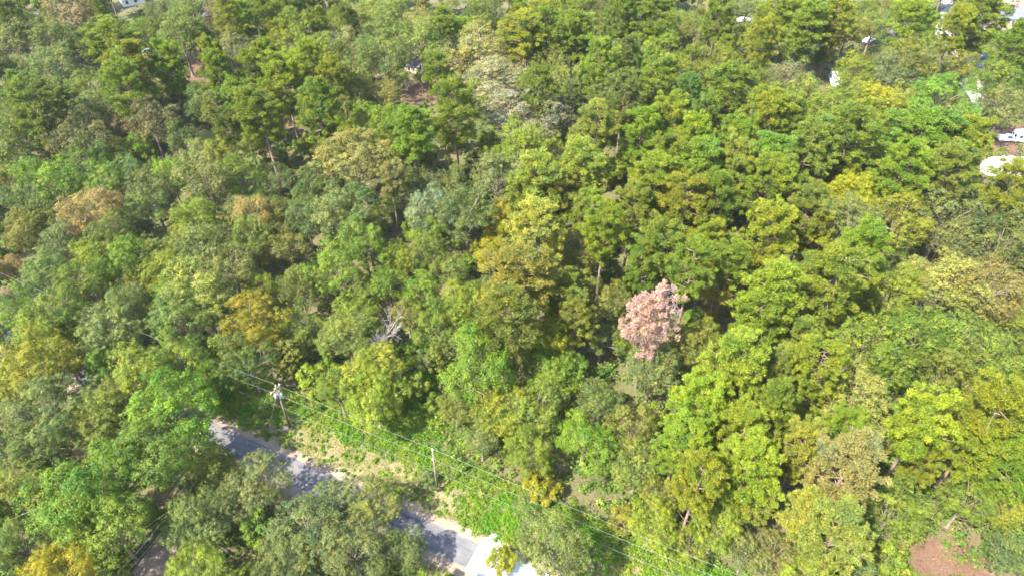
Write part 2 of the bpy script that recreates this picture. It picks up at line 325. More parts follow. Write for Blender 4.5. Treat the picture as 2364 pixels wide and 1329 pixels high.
def make_pine(seed, H=22., W=9., z0=0.42, nbr=38, npf=5, nn=130, flat=0.8, dens=1.0):
    r = np.random.default_rng(seed); Rr = W/2; zb = H*z0; parts = []
    lean = r.normal(0, 0.35, 2); ax = lambda z: np.array((lean[0]*(z/H)**2, lean[1]*(z/H)**2, z))
    tr = 0.0115*H
    parts.append(([ax(H*t) for t in (0, 0.03, 0.25, 0.5, 0.75, 0.97)], [tr*1.3, tr, tr*0.88, tr*0.68, tr*0.42, tr*0.1], 8))
    V, T = [], []
    def puff(c, rad, outd):
        k = int(nn*dens*r.uniform(0.75, 1.25)); d0 = unit(r.normal(size=(k, 3))+np.array((0, 0, 0.45)))
        base = c+d0*rad*r.uniform(0.5, 0.95, k)[:, None]*np.array((1, 1, flat))
        dr = unit(d0*0.45+outd*0.35+np.array((0, 0, 0.35))+r.normal(0, 0.55, (k, 3)))
        sd = unit(np.cross(dr, d0+np.array((0, 0, 0.3))+r.normal(0, 0.33, (k, 3)))); L = r.uniform(0.20, 0.38, k)[:, None]; Wd = r.uniform(0.045, 0.08, k)[:, None]
        v = np.empty((k, 3, 3)); v[:, 0] = base-sd*Wd; v[:, 1] = base+sd*Wd; v[:, 2] = base+dr*L
        V.append(v.reshape(-1, 3)); T.append(np.clip(0.5+r.normal(0, 0.12)+r.normal(0, 0.15, k), 0, 1))
    ph = r.uniform(0, 6.28)
    for i in range(nbr):
        t = (i+r.uniform(-0.4, 0.4)+0.5)/nbr; t = min(max(t, 0.0), 1.0); z = zb+(H*0.975-zb)*t; ph += 2.399+r.normal(0, 0.35)
        prof = (0.62+0.38*min(1, t/0.35))*math.sqrt(max(0.05, 1-max(0, (t-0.3)/0.74)**2)); L = Rr*prof*r.uniform(0.7, 1.12)
        dv = np.array((math.cos(ph), math.sin(ph), 0.0)); rise = r.uniform(-0.05, 0.6)*L*(0.6+0.9*t)
        a = ax(z); e = a+dv*L+np.array((0, 0, rise)); p = bend(a, e, 4, r, 0.18)
        parts.append((p, [tr*0.34, tr*0.27, tr*0.2, tr*0.13, tr*0.05], 4))
        sdv = np.array((-dv[1], dv[0], 0))
        for q in np.linspace(0.42, 1.0, npf):
            for sgn in ((-1, 1) if q < 0.95 else (0,)):
                c = a+(e-a)*q+sdv*sgn*L*r.uniform(0.08, 0.30)+r.normal(0, 1, 3)*np.array((0.3, 0.3, 0.42))
                if r.random() < 0.86: puff(c+np.array((0, 0, 0.15)), r.uniform(0.40, 0.68), dv)
    for _ in range(5): puff(ax(H*0.965)+r.normal(0, 0.45, 3), 0.6, np.array((0, 0, 1.)))
    for _ in range(7):                                             # bare dead stubs under the crown
        z = zb*r.uniform(0.6, 1.0); q = r.uniform(0, 6.28); a = ax(z)
        parts.append((bend(a, a+np.array((math.cos(q), math.sin(q), 0.1))*r.uniform(0.6, 1.9), 2, r, 0.1), [tr*0.2, tr*0.12, tr*0.04], 4))
    v = np.concatenate(V); f = np.arange(len(v)).reshape(-1, 3); T = np.concatenate(T)
    return limb_mesh('trunk', parts, M['pine_bark']), np_mesh('crown', v, f, M['needle'], T), H, W, (zb+H)/2, H-zb
def make_bare(seed, H=11., W=6., levels=4):
    r = np.random.default_rng(seed); parts = []; tr = 0.016*H
    def grow(a, dirv, L, rad, lev):
        e = a+dirv*L; p = bend(a, e, 3, r, L*0.06); parts.append((p, [rad, rad*0.85, rad*0.7, rad*0.5], 5 if lev > 2 else 3))
        if lev == 0: return
        for k in range(4 if lev > 1 else 5):
            nd = unit(dirv*0.9+r.normal(0, 0.5, 3)+np.array((0, 0, 0.25))); q = p[r.integers(1, 4)]
            grow(np.array(q), nd, L*r.uniform(0.5, 0.8), max(rad*0.52, 0.022), lev-1)
    grow(np.zeros(3), np.array((0.03, 0.02, 1.)), H*0.42, tr, levels)
    return limb_mesh('trunk', parts, M['dead_wood']), None, H, W, H*0.65, H*0.7
PROTO = {
 'P': [make_pine(100+i, H=22+r_, W=9+w_, z0=z_, nbr=n_) for i, (r_, w_, z_, n_) in enumerate([(0, 0, .42, 38), (2, -1, .5, 32), (-2, 1, .38, 40), (1, 0, .46, 36), (3, -.5, .55, 30), (-1, .5, .4, 40), (0, 1, .48, 36), (1, -1, .36, 42), (2, 1, .52, 34), (-1, -.5, .44, 30)])]+[make_pine(150, H=21, W=10, z0=.50, nbr=36, dens=0.55)],
 'B': [make_broad(200+i, H=15, W=10+w_, ch=10+c_, nb=n_, nc=20, nl=62, leaf=0.162, crad=0.52, ragged=rg) for i, (w_, c_, n_, rg) in enumerate([(0, 0, 17, .2), (-1, 1, 16, .25), (.5, -.5, 19, .2), (0, .8, 15, .35), (-1.5, 1.5, 15, .3), (1, 0, 20, .25), (0, 0, 14, .4), (-.5, .5, 18, .2), (0, 1.5, 13, .5), (1, -1, 22, .3), (-1, 0, 16, .45)])],
 'O': [make_broad(300+i, H=14, W=11+w_, ch=9+c_, nb=n_, nc=18, nl=46, leaf=0.165, brad=0.36, crad=0.46, ragged=rg) for i, (w_, c_, n_, rg) in enumerate([(0, 0, 24, .15), (1, -.5, 26, .2), (-1, .5, 22, .25), (.5, 0, 25, .15), (0, 0, 20, .4), (-.5, 1, 24, .2), (0, .5, 19, .5), (1, -1, 28, .3)])],
 'K': [make_broad(400+i, H=10, W=5, ch=8.6, nb=20, nc=9, nl=40, leaf=0.26, brad=0.36, crad=0.42, zmin=-0.9, ragged=.2) for i in range(2)],
 'S': [make_broad(500+i, H=3.4, W=3.6, ch=3.0, nb=10, nc=10, nl=60, leaf=0.15, brad=0.42, crad=0.36, zmin=-0.6, ragged=.3) for i in range(4)],
 'D': [make_bare(600+i) for i in range(3)],
 'Y': [make_broad(700+i, H=7.5, W=4.6, ch=6.2, nb=11, nc=12, nl=40, leaf=0.20, brad=0.42, crad=0.38, zmin=-0.7, ragged=.35) for i in range(5)],
}
NAMES = {'P': ('pine_tree', 'pine', 'pine trees of the woodland'), 'B': ('broadleaf_tree', 'leafy tree', 'broadleaf trees of the woodland'),
         'O': ('oak_tree', 'oak', 'oak trees of the woodland'), 'K': ('cedar_tree', 'cedar', 'cedars at the woodland edge'),
         'S': ('shrub', 'shrub', 'shrubs by the woodland'), 'Y': ('sapling', 'sapling', 'saplings between the taller trees'), 'D': ('bare_tree', 'leafless tree', 'leafless trees')}
COL = {'dg': ((.068, .096, .018), 'dark green'), 'g': ((.086, .122, .015), 'green'), 'bg': ((.084, .142, .012), 'bright green'),
       'yg': ((.120, .148, .013), 'yellow green'), 'py': ((.146, .156, .030), 'pale yellow-green'), 'ol': ((.108, .124, .021), 'olive'),
       'gg': ((.098, .118, .036), 'grey-green'), 'bl': ((.074, .104, .028), 'blue-green'), 'pb': ((.130, .146, .070), 'pale silvery green'),
       'st': ((.168, .152, .042), 'straw coloured'), 'tn': ((.158, .134, .050), 'tan'), 'gt': ((.155, .142, .066), 'grey-tan'),
       'go': ((.146, .138, .012), 'golden'), 'ye': ((.172, .168, .010), 'yellow'), 'sg': ((.080, .098, .028), 'dull green'), 'pk': ((.335, .210, .148), 'salmon pink'), 'br': ((.115, .090, .042), 'brown')}
PINE_GAIN = np.array((1.16, 1.17, 0.95))      # needles are a little lighter and fresher than the broad leaves of the same name

# ------------------------------------------------------------------ survey of the trees: kind, crown centre and crown width in the photograph, colour
SURVEY = """
P 27 34 60 dg;B 165 18 80 tn;O 37 80 90 gg;O 118 82 90 ol;O 152 105 60 ol;P 257 90 110 g;P 300 145 110 yg;P 288 190 105 g;P 386 140 72 yg;B 340 70 60 g;B 413 75 90 g;B 440 25 100 g
O 365 38 50 gg;B 450 72 60 dg;B 498 25 50 tn;P 530 30 62 yg;P 557 30 52 g;B 505 80 46 st;O 548 118 85 gg;P 608 30 62 g;B 677 50 82 yg;O 780 50 56 g;B 668 105 80 yg;P 492 125 66 yg;P 500 165 72 g
P 603 130 52 yg;P 575 155 72 yg;P 655 178 108 yg;P 715 145 92 yg;P 770 180 84 yg;B 758 112 92 ol;P 545 220 72 g;P 600 250 112 g;P 525 285 62 dg;P 735 250 96 g;B 470 225 90 bl;O 125 145 90 gg;O 57 155 62 dg;B 190 195 72 g
P 68 230 132 dg;B 217 245 92 bl;O 330 225 82 ol;B 345 275 80 br;O 180 310 120 gg;O 270 300 72 br;B 322 335 50 bg;S 360 325 32 yg;B 270 345 60 py;O 413 310 80 bl;O 455 355 80 gg;B 508 352 72 yg;B 575 320 62 yg
S 54 385 34 go;B 118 410 112 bg;B 205 365 92 dg;B 233 415 92 ol;O 285 385 80 gg;B 390 400 82 bg;O 475 410 130 gg;B 340 435 100 bl;B 560 400 92 g;O 640 410 82 bl;B 705 440 62 bl;B 825 355 152 py;B 10 410 62 ol;B 40 310 100 dg
P 800 40 62 dg;O 865 25 110 ol;B 888 62 82 ol;O 966 52 92 st;P 1023 45 44 yg;B 1061 62 72 yg;O 1108 38 90 dg;O 800 98 72 gt;B 882 120 110 ol;O 970 92 130 ol;P 1007 160 72 bg;B 1112 118 150 st;B 1105 85 80 yg
P 1203 70 112 yg;P 1264 75 100 g;P 1322 65 112 g;B 1376 60 72 g;O 1380 18 82 ol;P 1433 25 82 g;B 1305 12 90 yg;B 1254 18 82 yg;O 1470 65 82 gg;P 1518 40 100 g;B 1560 70 60 yg;O 1410 112 62 gg;P 1450 120 62 dg;B 1525 120 92 yg
O 1264 150 92 ol;O 1146 185 160 gt;P 1244 198 86 g;B 1300 178 82 py;P 1380 150 102 g;B 807 190 102 ol;O 885 213 80 py;B 800 260 82 ol;B 860 270 92 yg;P 950 290 112 g;P 1050 250 122 g;O 1220 258 172 gt;P 1440 215 102 bl
P 1478 180 62 bg;P 1530 175 102 g;P 1375 285 112 ol;P 1477 295 112 yg;P 1540 280 102 yg;B 1210 328 100 yg;B 1268 335 72 py;O 1150 395 142 gg;P 1240 415 132 ol;B 970 410 72 bl;O 980 432 82 pb;P 1355 380 122 ol;B 1460 365 92 yg;P 1540 370 112 g;P 1520 420 122 yg;S 1118 312 44 bl
O 1584 44 62 ol;O 1594 85 52 gt;P 1660 27 82 g;B 1655 58 72 g;B 1706 85 62 yg;O 1727 12 62 dg;P 1764 85 72 yg;D 1815 114 60 gt;P 1791 27 92 yg;P 1869 24 92 yg;P 1862 58 92 g;O 1835 118 82 gg;P 1930 34 82 yg;O 1963 58 82 ol;P 1923 75 60 ol;B 1892 132 46 bg
O 2021 51 72 ol;P 2112 47 92 yg;B 2092 10 82 yg;P 2207 58 72 yg;P 2258 40 112 g;O 1821 175 74 tn;B 1764 166 52 yg;B 1650 150 112 yg;B 1598 150 92 yg;P 1686 205 122 g;B 1710 175 80 g;P 1584 220 82 bl;P 1774 265 132 yg;O 1800 230 92 ol;O 1858 203 72 py;B 1970 160 78 yg
O 2048 162 92 gg;B 2102 128 112 g;B 1970 203 72 yg;B 1960 250 142 yg;B 2021 243 112 ye;O 2092 217 72 py;B 2173 213 122 bg;O 2224 142 60 yg;B 2302 183 90 g;P 2340 108 100 g;B 2352 180 60 py;O 2325 237 100 gg
P 1947 312 132 g;P 2123 305 190 g;O 1712 281 100 ol;P 1621 270 82 dg;P 1601 322 112 yg;P 1696 325 102 g;P 1767 355 142 g;P 1690 385 122 py;P 1605 390 142 g;P 1774 420 122 g;P 1869 330 102 ol;O 1920 376 102 g;B 1977 440 122 ye;P 2090 390 122 yg;P 2190 390 132 ol;P 2245 322 100 yg;P 2329 430 112 yg;B 2048 340 82 yg
B 17 460 82 bl;O 85 467 112 bl;B 61 518 102 ol;B 215 484 130 st;O 325 477 112 bl;B 450 495 102 yg;B 528 505 62 st;O 582 487 102 st;B 640 487 62 ol;B 775 484 102 gg;B 704 498 82 bl;O 149 552 112 gg;B 257 538 112 dg;B 217 575 102 yg;B 284 596 112 bg;O 369 579 102 ol
O 464 565 132 gg;B 420 540 62 ol;B 575 542 92 g;B 24 612 64 tn;B 102 616 92 bl;B 190 646 112 g;B 379 619 102 yg;O 531 612 122 gg;B 596 588 52 go;B 603 656 62 yg;B 775 612 112 bg;O 690 660 102 ol;B 454 663 132 py;B 291 650 82 ol;B 383 680 72 bg;B 280 710 112 bl;B 423 728 132 bl;B 340 760 92 bl;B 508 700 92 gg
B 585 738 122 go;O 690 755 92 ol;K 508 800 62 ol;K 665 815 72 ol;B 570 825 112 dg;B 34 715 72 bg;B 105 722 150 g;B 118 765 142 g;O 244 775 142 gg;B 75 832 160 go;B 160 842 70 go;O 255 826 112 g;B 405 828 132 yg;B 330 870 152 yg;B 17 865 62 g
B 814 460 102 bl;B 865 508 62 st;B 838 552 102 g;B 995 480 102 pb;B 1075 485 112 bl;P 1220 455 102 ol;P 1285 450 92 ol;B 1170 500 90 ye;B 1131 580 76 ye;B 1140 545 52 ye;P 1237 530 142 py;P 1193 632 182 ol;B 1335 575 112 py;B 1322 612 92 ol;P 1350 480 92 ol;P 1396 520 112 yg;P 1460 480 102 ol
B 997 540 82 yg;B 926 592 82 yg;B 956 525 52 bg;B 1034 625 82 ol;B 990 580 82 g;B 1075 690 122 yg;P 1308 675 102 ol;P 1328 730 92 ol;B 1396 688 102 ol;B 895 650 92 g;B 970 668 82 bg;D 888 842 712 gt;P 1170 728 142 ol;B 1118 805 182 bg;B 1260 775 112 ye;B 1278 842 142 bg
P 1500 725 150 pk;B 800 765 112 ol;B 848 853 150 yg;B 1010 745 100 g;O 1457 785 82 yg;O 1508 842 142 gg;P 1525 560 122 g;P 1490 595 92 g;B 1390 775 82 bl;Y 1017 812 56 ol;Y 962 885 52 yg;Y 905 905 38 bg;S 940 800 36 bg;S 915 940 34 yg;Y 1000 930 44 yg;D 926 878 800 gt;B 940 720 70 ol
P 1584 460 122 yg;P 1649 460 112 g;P 1774 535 142 yg;P 1642 552 102 yg;P 1818 457 92 g;P 1869 480 92 ol;B 1960 457 102 ye;S 1862 508 40 ye;O 1970 508 132 gg;B 2085 494 132 yg;O 2190 490 152 gg;O 2309 490 152 gg;O 2055 575 82 dg;P 1987 582 122 yg;P 1920 632 190 g;P 1886 535 92 yg;O 2207 552 112 gg;O 2325 555 122 gg
O 2185 648 170 py;O 2295 662 190 py;B 1659 657 112 ye;P 1784 677 152 yg;B 2062 670 122 yg;B 1855 735 132 py;P 1750 728 132 g;P 1598 610 112 g;O 1987 778 152 g;O 2122 770 182 g;O 2241 789 192 g;O 2342 750 122 g;O 2207 850 152 g;O 2309 850 152 g;O 2070 835 132 g;P 1706 840 162 yg;P 1800 840 112 ol;B 1605 790 112 ol;P 1902 840 142 yg;P 1855 778 92 ol;P 1690 600 90 g
B 34 915 92 g;B 112 930 152 gg;B 240 935 132 ol;B 390 945 192 bg;B 365 1035 182 g;B 100 1010 122 bl;B 230 1010 92 g;B 186 1125 212 bg;B 240 1195 172 g;O 34 1110 112 ol;B 40 1245 132 dg;B 145 1308 142 ye;B 275 1062 92 ol
O 495 1075 122 ol;O 600 1105 142 sg;O 450 1195 162 sg;O 545 1155 122 gg;O 715 1225 202 sg;O 660 1300 162 sg;B 450 1318 132 yg;O 765 1150 100 sg;O 828 1140 112 gg;O 868 1162 120 ol;B 932 1262 98 bl;O 815 1268 172 sg
B 862 915 132 yg;B 780 892 84 g;O 1135 965 102 ol;O 1170 945 132 yg;O 1235 940 142 ol;O 1112 1012 72 gg;B 1220 1035 102 yg;B 1349 1010 132 bg;S 1253 1117 84 ye;O 1285 1262 200 sg;S 1160 1292 64 ye;O 1475 1065 132 ol;B 1508 1200 112 yg;O 1525 1145 112 ol;P 1560 1030 122 g;B 1380 920 102 bl;B 1050 930 82 ol
P 1615 930 142 yg;P 1716 992 132 yg;P 1598 1015 132 yg;P 1726 1075 152 yg;P 1615 1100 132 yg;P 1743 1130 112 ol;P 1852 1022 122 py;P 1953 1072 152 st;P 1936 1228 142 py;P 1862 1168 112 py;P 1946 992 112 yg;P 2133 970 152 yg;P 2292 950 162 yg;P 2258 1025 132 yg;P 2330 1060 132 g;B 2240 1150 112 g;B 2330 1160 112 yg
B 2072 1168 142 g;B 1852 914 112 yg;B 1970 914 162 py;O 2340 1275 112 bl;O 1726 1270 112 gg;O 1794 1272 112 gg;B 1870 1318 122 yg;B 1985 1310 92 bl;P 2140 1050 100 yg;B 1660 1200 112 yg;B 1600 1240 82 yg;P 1790 950 112 g;P 1700 900 112 ol
"""
LAND = {  # crowns one can find at a glance: short name used in other labels, and their own label
 (1500, 725): ('pink dead pine', 'dead pine with salmon pink needles standing among green crowns'),
 (585, 738): ('round golden tree', 'round golden crown alone in dark green trees above the power line'),
 (75, 832): ('wide golden tree', 'wide golden crown at the edge of the wood below the power line'),
 (1821, 175): ('tan dome oak', 'small dome-shaped tan crown among the green pines'),
 (1220, 258): ('grey-tan oak', 'large grey-tan crown with dark green underside'),
 (1260, 775): ('yellow-topped tree', 'tree with bright yellow top beside the large bright green crown'),
 (1118, 805): ('large bright green tree', 'large bright green rounded crown in the middle of the plot'),
 (1170, 500): ('upper yellow tree', 'golden yellow tree, upper of the yellow pair beside the olive pines'),
 (1131, 580): ('lower yellow tree', 'tall golden yellow tree, lower of the yellow pair beside the olive pines'),
 (1193, 632): ('big olive pine', 'biggest soft olive pine just below the yellow pair of trees'),
 (888, 842): ('grey bare snag', 'tangled grey leafless tree standing in green vines'),
 (1815, 114): ('white bare snag', 'small bleached leafless tree among far pines'),
 (1920, 632): ('layered green pine', 'wide layered green pine beside a bright yellow-green tree'),
 (2295, 662): ('pale straw oak', 'very pale straw-green oak with bare twigs showing'),
 (825, 355): ('big pale leafy tree', 'big pale yellow-green clumpy crown with dark shaded side'),
 (215, 484): ('rusty tan tree', 'rusty tan and yellow crown among green trees'),
 (24, 612): ('orange-brown tree', 'orange-brown crown above the power line'),
 (582, 487): ('straw yellow oak', 'pale straw yellow crown among blue-green trees'),
 (600, 250): ('tall two-trunk pine', 'tall bright green pine with bare trunks showing below its crown'),
 (68, 230): ('broad dark pine', 'broad dark green pine with a leaning trunk showing'),
 (386, 140): ('thin open pine', 'slender open pine in front of a bare dirt patch'),
 (1146, 185): ('tan-tipped oak', 'broad grey oak with tan tips behind the bright pines'),
 (1112, 118): ('wide straw tree', 'wide straw-yellow crown in front of far pines'),
 (677, 50): ('far yellow-green tree', 'bright yellow-green tree among far dark pines with bare trunks'),
 (257, 90): ('far domed pine', 'domed green pine rising above far grey-green oaks'),
 (37, 80): ('far grey oak', 'pale grey-green oak by far dark green pines'),
 (548, 118): ('far grey dome', 'smooth grey-green dome-shaped crown in front of bare pine trunks'),
 (1322, 65): ('far triple pine', 'tall green pine with dark bare trunks behind the broad grey oak'),
 (186, 1125): ('big near green tree', 'big bright green tree, lit on one side, next to the dirt lane'),
 (390, 945): ('roadside green tree', 'big green tree shading the end of the asphalt road'),
 (145, 1308): ('near yellow tree', 'bright yellow tree beside the dirt lane'),
 (715, 1225): ('near grey oak', 'largest dull green oak on the near side of the road'),
 (1285, 1265): ('dense round oak', 'dense round dull green oak covering the concrete road'),
 (1349, 1010): ('tall fresh green tree', 'tall fresh green tree at the edge of the wood'),
 (1953, 1072): ('straw-gold pine', 'tall straw-gold pine with thinning needles'),
 (2133, 970): ('golden-green pine', 'golden-green pine with tight rounded tufts'),
 (2340, 1275): ('corner oak', 'dark blue-green oak beside the bare brown soil'),
 (2122, 770): ('wide green oak', 'wide even green oak below the pale straw oak'),
 (1977, 440): ('yellow maple-like tree', 'bright yellow tree between green pines and a grey-green oak'),
 (2123, 305): ('broad far pine', 'very broad green pine crown near the sandy drive'),
 (2173, 213): ('fresh green far tree', 'fresh green clumpy tree beside the white sand drive'),
 (1659, 657): ('lime yellow tree', 'lime yellow pointed tree behind the pink dead pine'),
 (2021, 243): ('far yellow tree', 'yellow-green airy tree among far green crowns'),
 (1061, 62): ('lone bright pine-like tree', 'bright yellow-green rounded crown beside a slender far pine'),
 (1253, 1117): ('yellow wire shrub', 'bright yellow shrub under the power lines'),
 (1160, 1292): ('yellow road shrub', 'yellow shrub at the edge of the concrete road'),
}
KEEP = [  # openings that show the ground in the photograph; no further planting in front of them
 (545, 960, 50), (540, 1015, 40), (640, 985, 60), (700, 1000, 70), (740, 1040, 60), (700, 1080, 40), (1010, 1110, 60), (1100, 1150, 80), (1020, 1230, 70), (1120, 1240, 60), (1180, 1190, 60),
 (360, 1290, 45), (2160, 1300, 60), (1450, 1310, 60), (965, 210, 45), (456, 316, 30), (455, 170, 28), (2325, 50, 45), (2325, 318, 40), (2325, 385, 40), (2235, 215, 26), (2185, 75, 26), (2190, 98, 20), (2070, 95, 18), (1925, 178, 16),
 (2003, 90, 16), (1712, 45, 12), (300, 12, 16), (2130, 702, 18), (2228, 592, 22), (10, 685, 30), (2275, 135, 16), (1768, 10, 16), (672, 270, 18), (640, 950, 40), (800, 1040, 50), (1330, 1190, 30), (560, 900, 50), (922, 850, 34), (935, 940, 36), (975, 985, 40), (1560, 1300, 40)]

TREES = []    # (root, kind, colour code, xy, survey key)
def plant(kind, xy, wm, col, var=None, hmax=None, rz=None, key=None, kz=1.0):
    pl = PROTO[kind]; i = rng.integers(10 if kind == 'P' else len(pl)) if var is None else var
    trunk, crown, H, W, cz, ch = pl[i]; s = wm/W; hs = s*kz
    lim = hmax or {'P': 25, 'B': 19, 'O': 17, 'K': 12, 'S': 5, 'D': 16, 'Y': 9}[kind]
    low = {'P': 17, 'B': 8, 'O': 8, 'K': 6, 'S': 1, 'D': 2, 'Y': 4}[kind]
    hs = min(hs, lim/H); hs = max(hs, min(low/H, s*1.7))
    name = 'dead_pine_tree' if col == 'pk' else NAMES[kind][0]
    root = empty(name, (xy[0], xy[1], -0.02), rng.uniform(0, 6.28) if rz is None else rz); q_ = rng.uniform(0.88, 1.13); root.scale = (s*q_, s/q_, hs)
    link('trunk', trunk, root)
    if crown:
        c = link('crown', crown, root); b = np.array(COL[col][0]); j = rng.normal(0, 0.07, 3)+rng.normal(0, 0.09)
        b = b*(PINE_GAIN if kind == 'P' and col not in ('pk', 'st') else 1.0)*np.clip(1+j, 0.7, 1.35); c.color = (*b, 1)
    TREES.append((root, kind, col, np.array(xy[:2]), key, wm))
    return root
def plan(kind, u, v, wpx, i, hmax=None):
    """solve place and scale so that the crown shows at this pixel with this width"""
    trunk, crown, H, W, cz, ch = PROTO[kind][i]; z = 11.0; wm = 8
    for _ in range(6):
        p = at(u, v, z); sc = px(p)[2]; wm = wpx/sc; s = wm/W
        lim = hmax or {'P': 25, 'B': 19, 'O': 17, 'K': 12, 'S': 5, 'D': 16, 'Y': 9}[kind]; low = {'P': 17, 'B': 8, 'O': 8, 'K': 6, 'S': 1, 'D': 2, 'Y': 4}[kind]
        hs = max(min(s, lim/H), min(low/H, s*1.7)); z = (cz+0.12*ch)*hs
    return p[:2], wm
GROW = 1.04
for ent in SURVEY.replace('\n', ';').split(';'):
    if not ent.strip(): continue
    k, u, v, wpx, col = ent.split(); u, v, wpx = int(u), int(v), float(wpx)
    i = 10 if col == 'pk' else int(rng.integers(10 if k == 'P' else len(PROTO[k]))); hm = 10.5 if 420 < u < 1200 and v > 1040 and k in 'OB' else 11.5 if 760 < u < 1400 and 840 < v < 1060 and k in 'OB' else None; xy, wm = plan(k, u, v, wpx*(GROW+0.12*max(0, 1-v/600)), i, hm)
    if k == 'D':                                                    # given by foot and top instead
        p = at(u, v); h = next((z for z in np.arange(2, 20, 0.25) if px((p[0], p[1], z))[1] < wpx), 15.)
        plant(k, p[:2], h*0.42, col, i, key=(u, v), hmax=h, kz=3.0); continue
    plant(k, xy, wm, col, i, key=(u, v), hmax=hm)
# the blue-green bush beside the second pole
p = at(989, 1112, 0.8); plant('S', p[:2], 3.3, 'bl', 1, hmax=2.6, key='bush')

# ------------------------------------------------------------------ the trees between: lower crowns that close the canopy
def near_road(p): q = np.array(p[:2])-R0; return q@RD, q@RN
def clear_of(xy, h, wm):
    for z in (0.35*h, 0.9*h):
        u, v, sc = px((xy[0], xy[1], z)); r = wm*0.5*sc
        for (a, b, k) in KEEP:
            if (u-a)**2+(v-b)**2 < (k+r*0.8)**2: return False
    return True
XY = np.array([t[3] for t in TREES]); WD = np.array([t[5] for t in TREES])
sk = [t for t in TREES if isinstance(t[4], tuple)]; SU = np.array([t[4][0] for t in sk]); SV = np.array([t[4][1] for t in sk]); YS = np.array([t[3][1] for t in sk])
SW = np.array([t[5]*px((*t[3], 10.))[2] for t in sk]); SL = np.array([t[4] in LAND for t in sk])
fill = 0
for y in np.arange(36, 262, 6.8):
    half = 0.75*(y*math.cos(PITCH)+88*math.sin(PITCH))+6
    for x in np.arange(-half-4, half, 6.8):
        q = np.array((x+rng.uniform(-2.6, 2.6), y+rng.uniform(-2.6, 2.6)))
        s_, n_ = near_road(q)
        if -6 < n_ < 9.0 and -62 < s_ < 60: continue
        dist = np.hypot(*(XY-q).T); wm = rng.uniform(6.0, 9.0)
        if np.any(dist < 0.375*(WD+wm)): continue
        i0 = int(np.argmin(dist)); kind, col = TREES[i0][1], TREES[i0][2]
        if kind in 'SKDY' or rng.random() < 0.35: kind = rng.choice(['B', 'O', 'P', 'O', 'P'])
        if col in ('ye', 'go', 'pk', 'tn', 'br', 'pb') or rng.random() < 0.4: col = rng.choice(['g', 'yg', 'ol', 'dg', 'gg', 'bl'])
        h = rng.uniform(9, 13) if kind != 'P' else rng.uniform(15, 19)
        if not clear_of(q, h, wm): continue
        pu, pv, psc = px((q[0], q[1], h*0.7)); cov = (YS > q[1]+1.0) & ((SU-pu)**2+(SV-pv)**2 < (SW*np.where(SL, 0.42, 0.26)+wm*0.36*psc)**2)
        if cov.any(): continue
        plant(kind, q, wm, col, hmax=h); fill += 1
        XY = np.vstack([XY, q]); WD = np.append(WD, wm)

ny = 0
for y in np.arange(38, 262, 5.0):
    half = 0.75*(y*math.cos(PITCH)+88*math.sin(PITCH))+1
    for x in np.arange(-half, half, 5.0):
        q = np.array((x+rng.uniform(-2.2, 2.2), y+rng.uniform(-2.2, 2.2))); s_, n_ = near_road(q)
        if -6 < n_ < 8.0 and -62 < s_ < 60: continue
        dist = np.hypot(*(XY-q).T); wm = rng.uniform(3.6, 6.0)
        if np.any(dist < 0.33*(WD+wm)) or not clear_of(q, 6, wm) or ny >= 290: continue
        plant('Y', q, wm, rng.choice(['bg', 'g', 'yg', 'ol', 'bl', 'yg', 'g']), hmax=rng.uniform(5.5, 9)); ny += 1
        XY = np.vstack([XY, q]); WD = np.append(WD, wm)

# stands of trees share soil and season: each crown leans a little towards its neighbours' colour
cr_ = [next((c for c in t[0].children if c.name.startswith('crown')), None) for t in TREES]
cc_ = np.array([c.color[:3] if c else (.1, .12, .02) for c in cr_]); xy_ = np.array([t[3] for t in TREES])
for t, c in zip(TREES, cr_):
    if c is None or t[2] in ('pk', 'ye', 'go', 'tn') or t[4] in LAND: continue
    m_ = np.hypot(*(xy_-t[3]).T) < 17; c.color = (*(0.78*np.array(c.color[:3])+0.22*np.median(cc_[m_], axis=0)), 1)

# ------------------------------------------------------------------ labels that tell the trees apart: counted outward from the crowns one can find
land = [(LAND[t[4]][0], t[3]) for t in TREES if t[4] in LAND]
ORD = ['nearest', 'second', 'third', 'fourth', 'fifth', 'sixth', 'seventh', 'eighth', 'ninth', 'tenth', 'eleventh', 'twelfth']
SEC = ['right of', 'behind right of', 'behind', 'behind left of', 'left of', 'front left of', 'in front of', 'front right of']
cls = {}
for t in TREES:
    root, kind, col, xy, key, wm = t; root['category'] = {'S': 'shrub', 'Y': 'sapling'}.get(kind, 'tree'); root['group'] = NAMES[kind][2]
    if key in LAND: root['label'] = LAND[key][1]; continue
    if key == 'bush': root['label'] = 'small round blue-green bush beside the bare utility pole'; continue
    dd = [np.hypot(*(xy-l[1])) for l in land]; b = int(np.argmin(dd)); dv = xy-land[b][1]
    sec = SEC[int(round(math.atan2(dv[1], dv[0])/(math.pi/4))) % 8]
    cls.setdefault((col, kind, sec, land[b][0]), []).append((dd[b], root))
for (col, kind, sec, ln), lst in cls.items():
    lst.sort(key=lambda a: a[0]); w_ = COL[col][1]; kn = NAMES[kind][1]
    for i, (_, root) in enumerate(lst):
        base = f"{w_} {kn} {sec} the {ln}"
        root['label'] = base if len(lst) == 1 else f"{ORD[min(i, 11)]} {base}, counting outward"

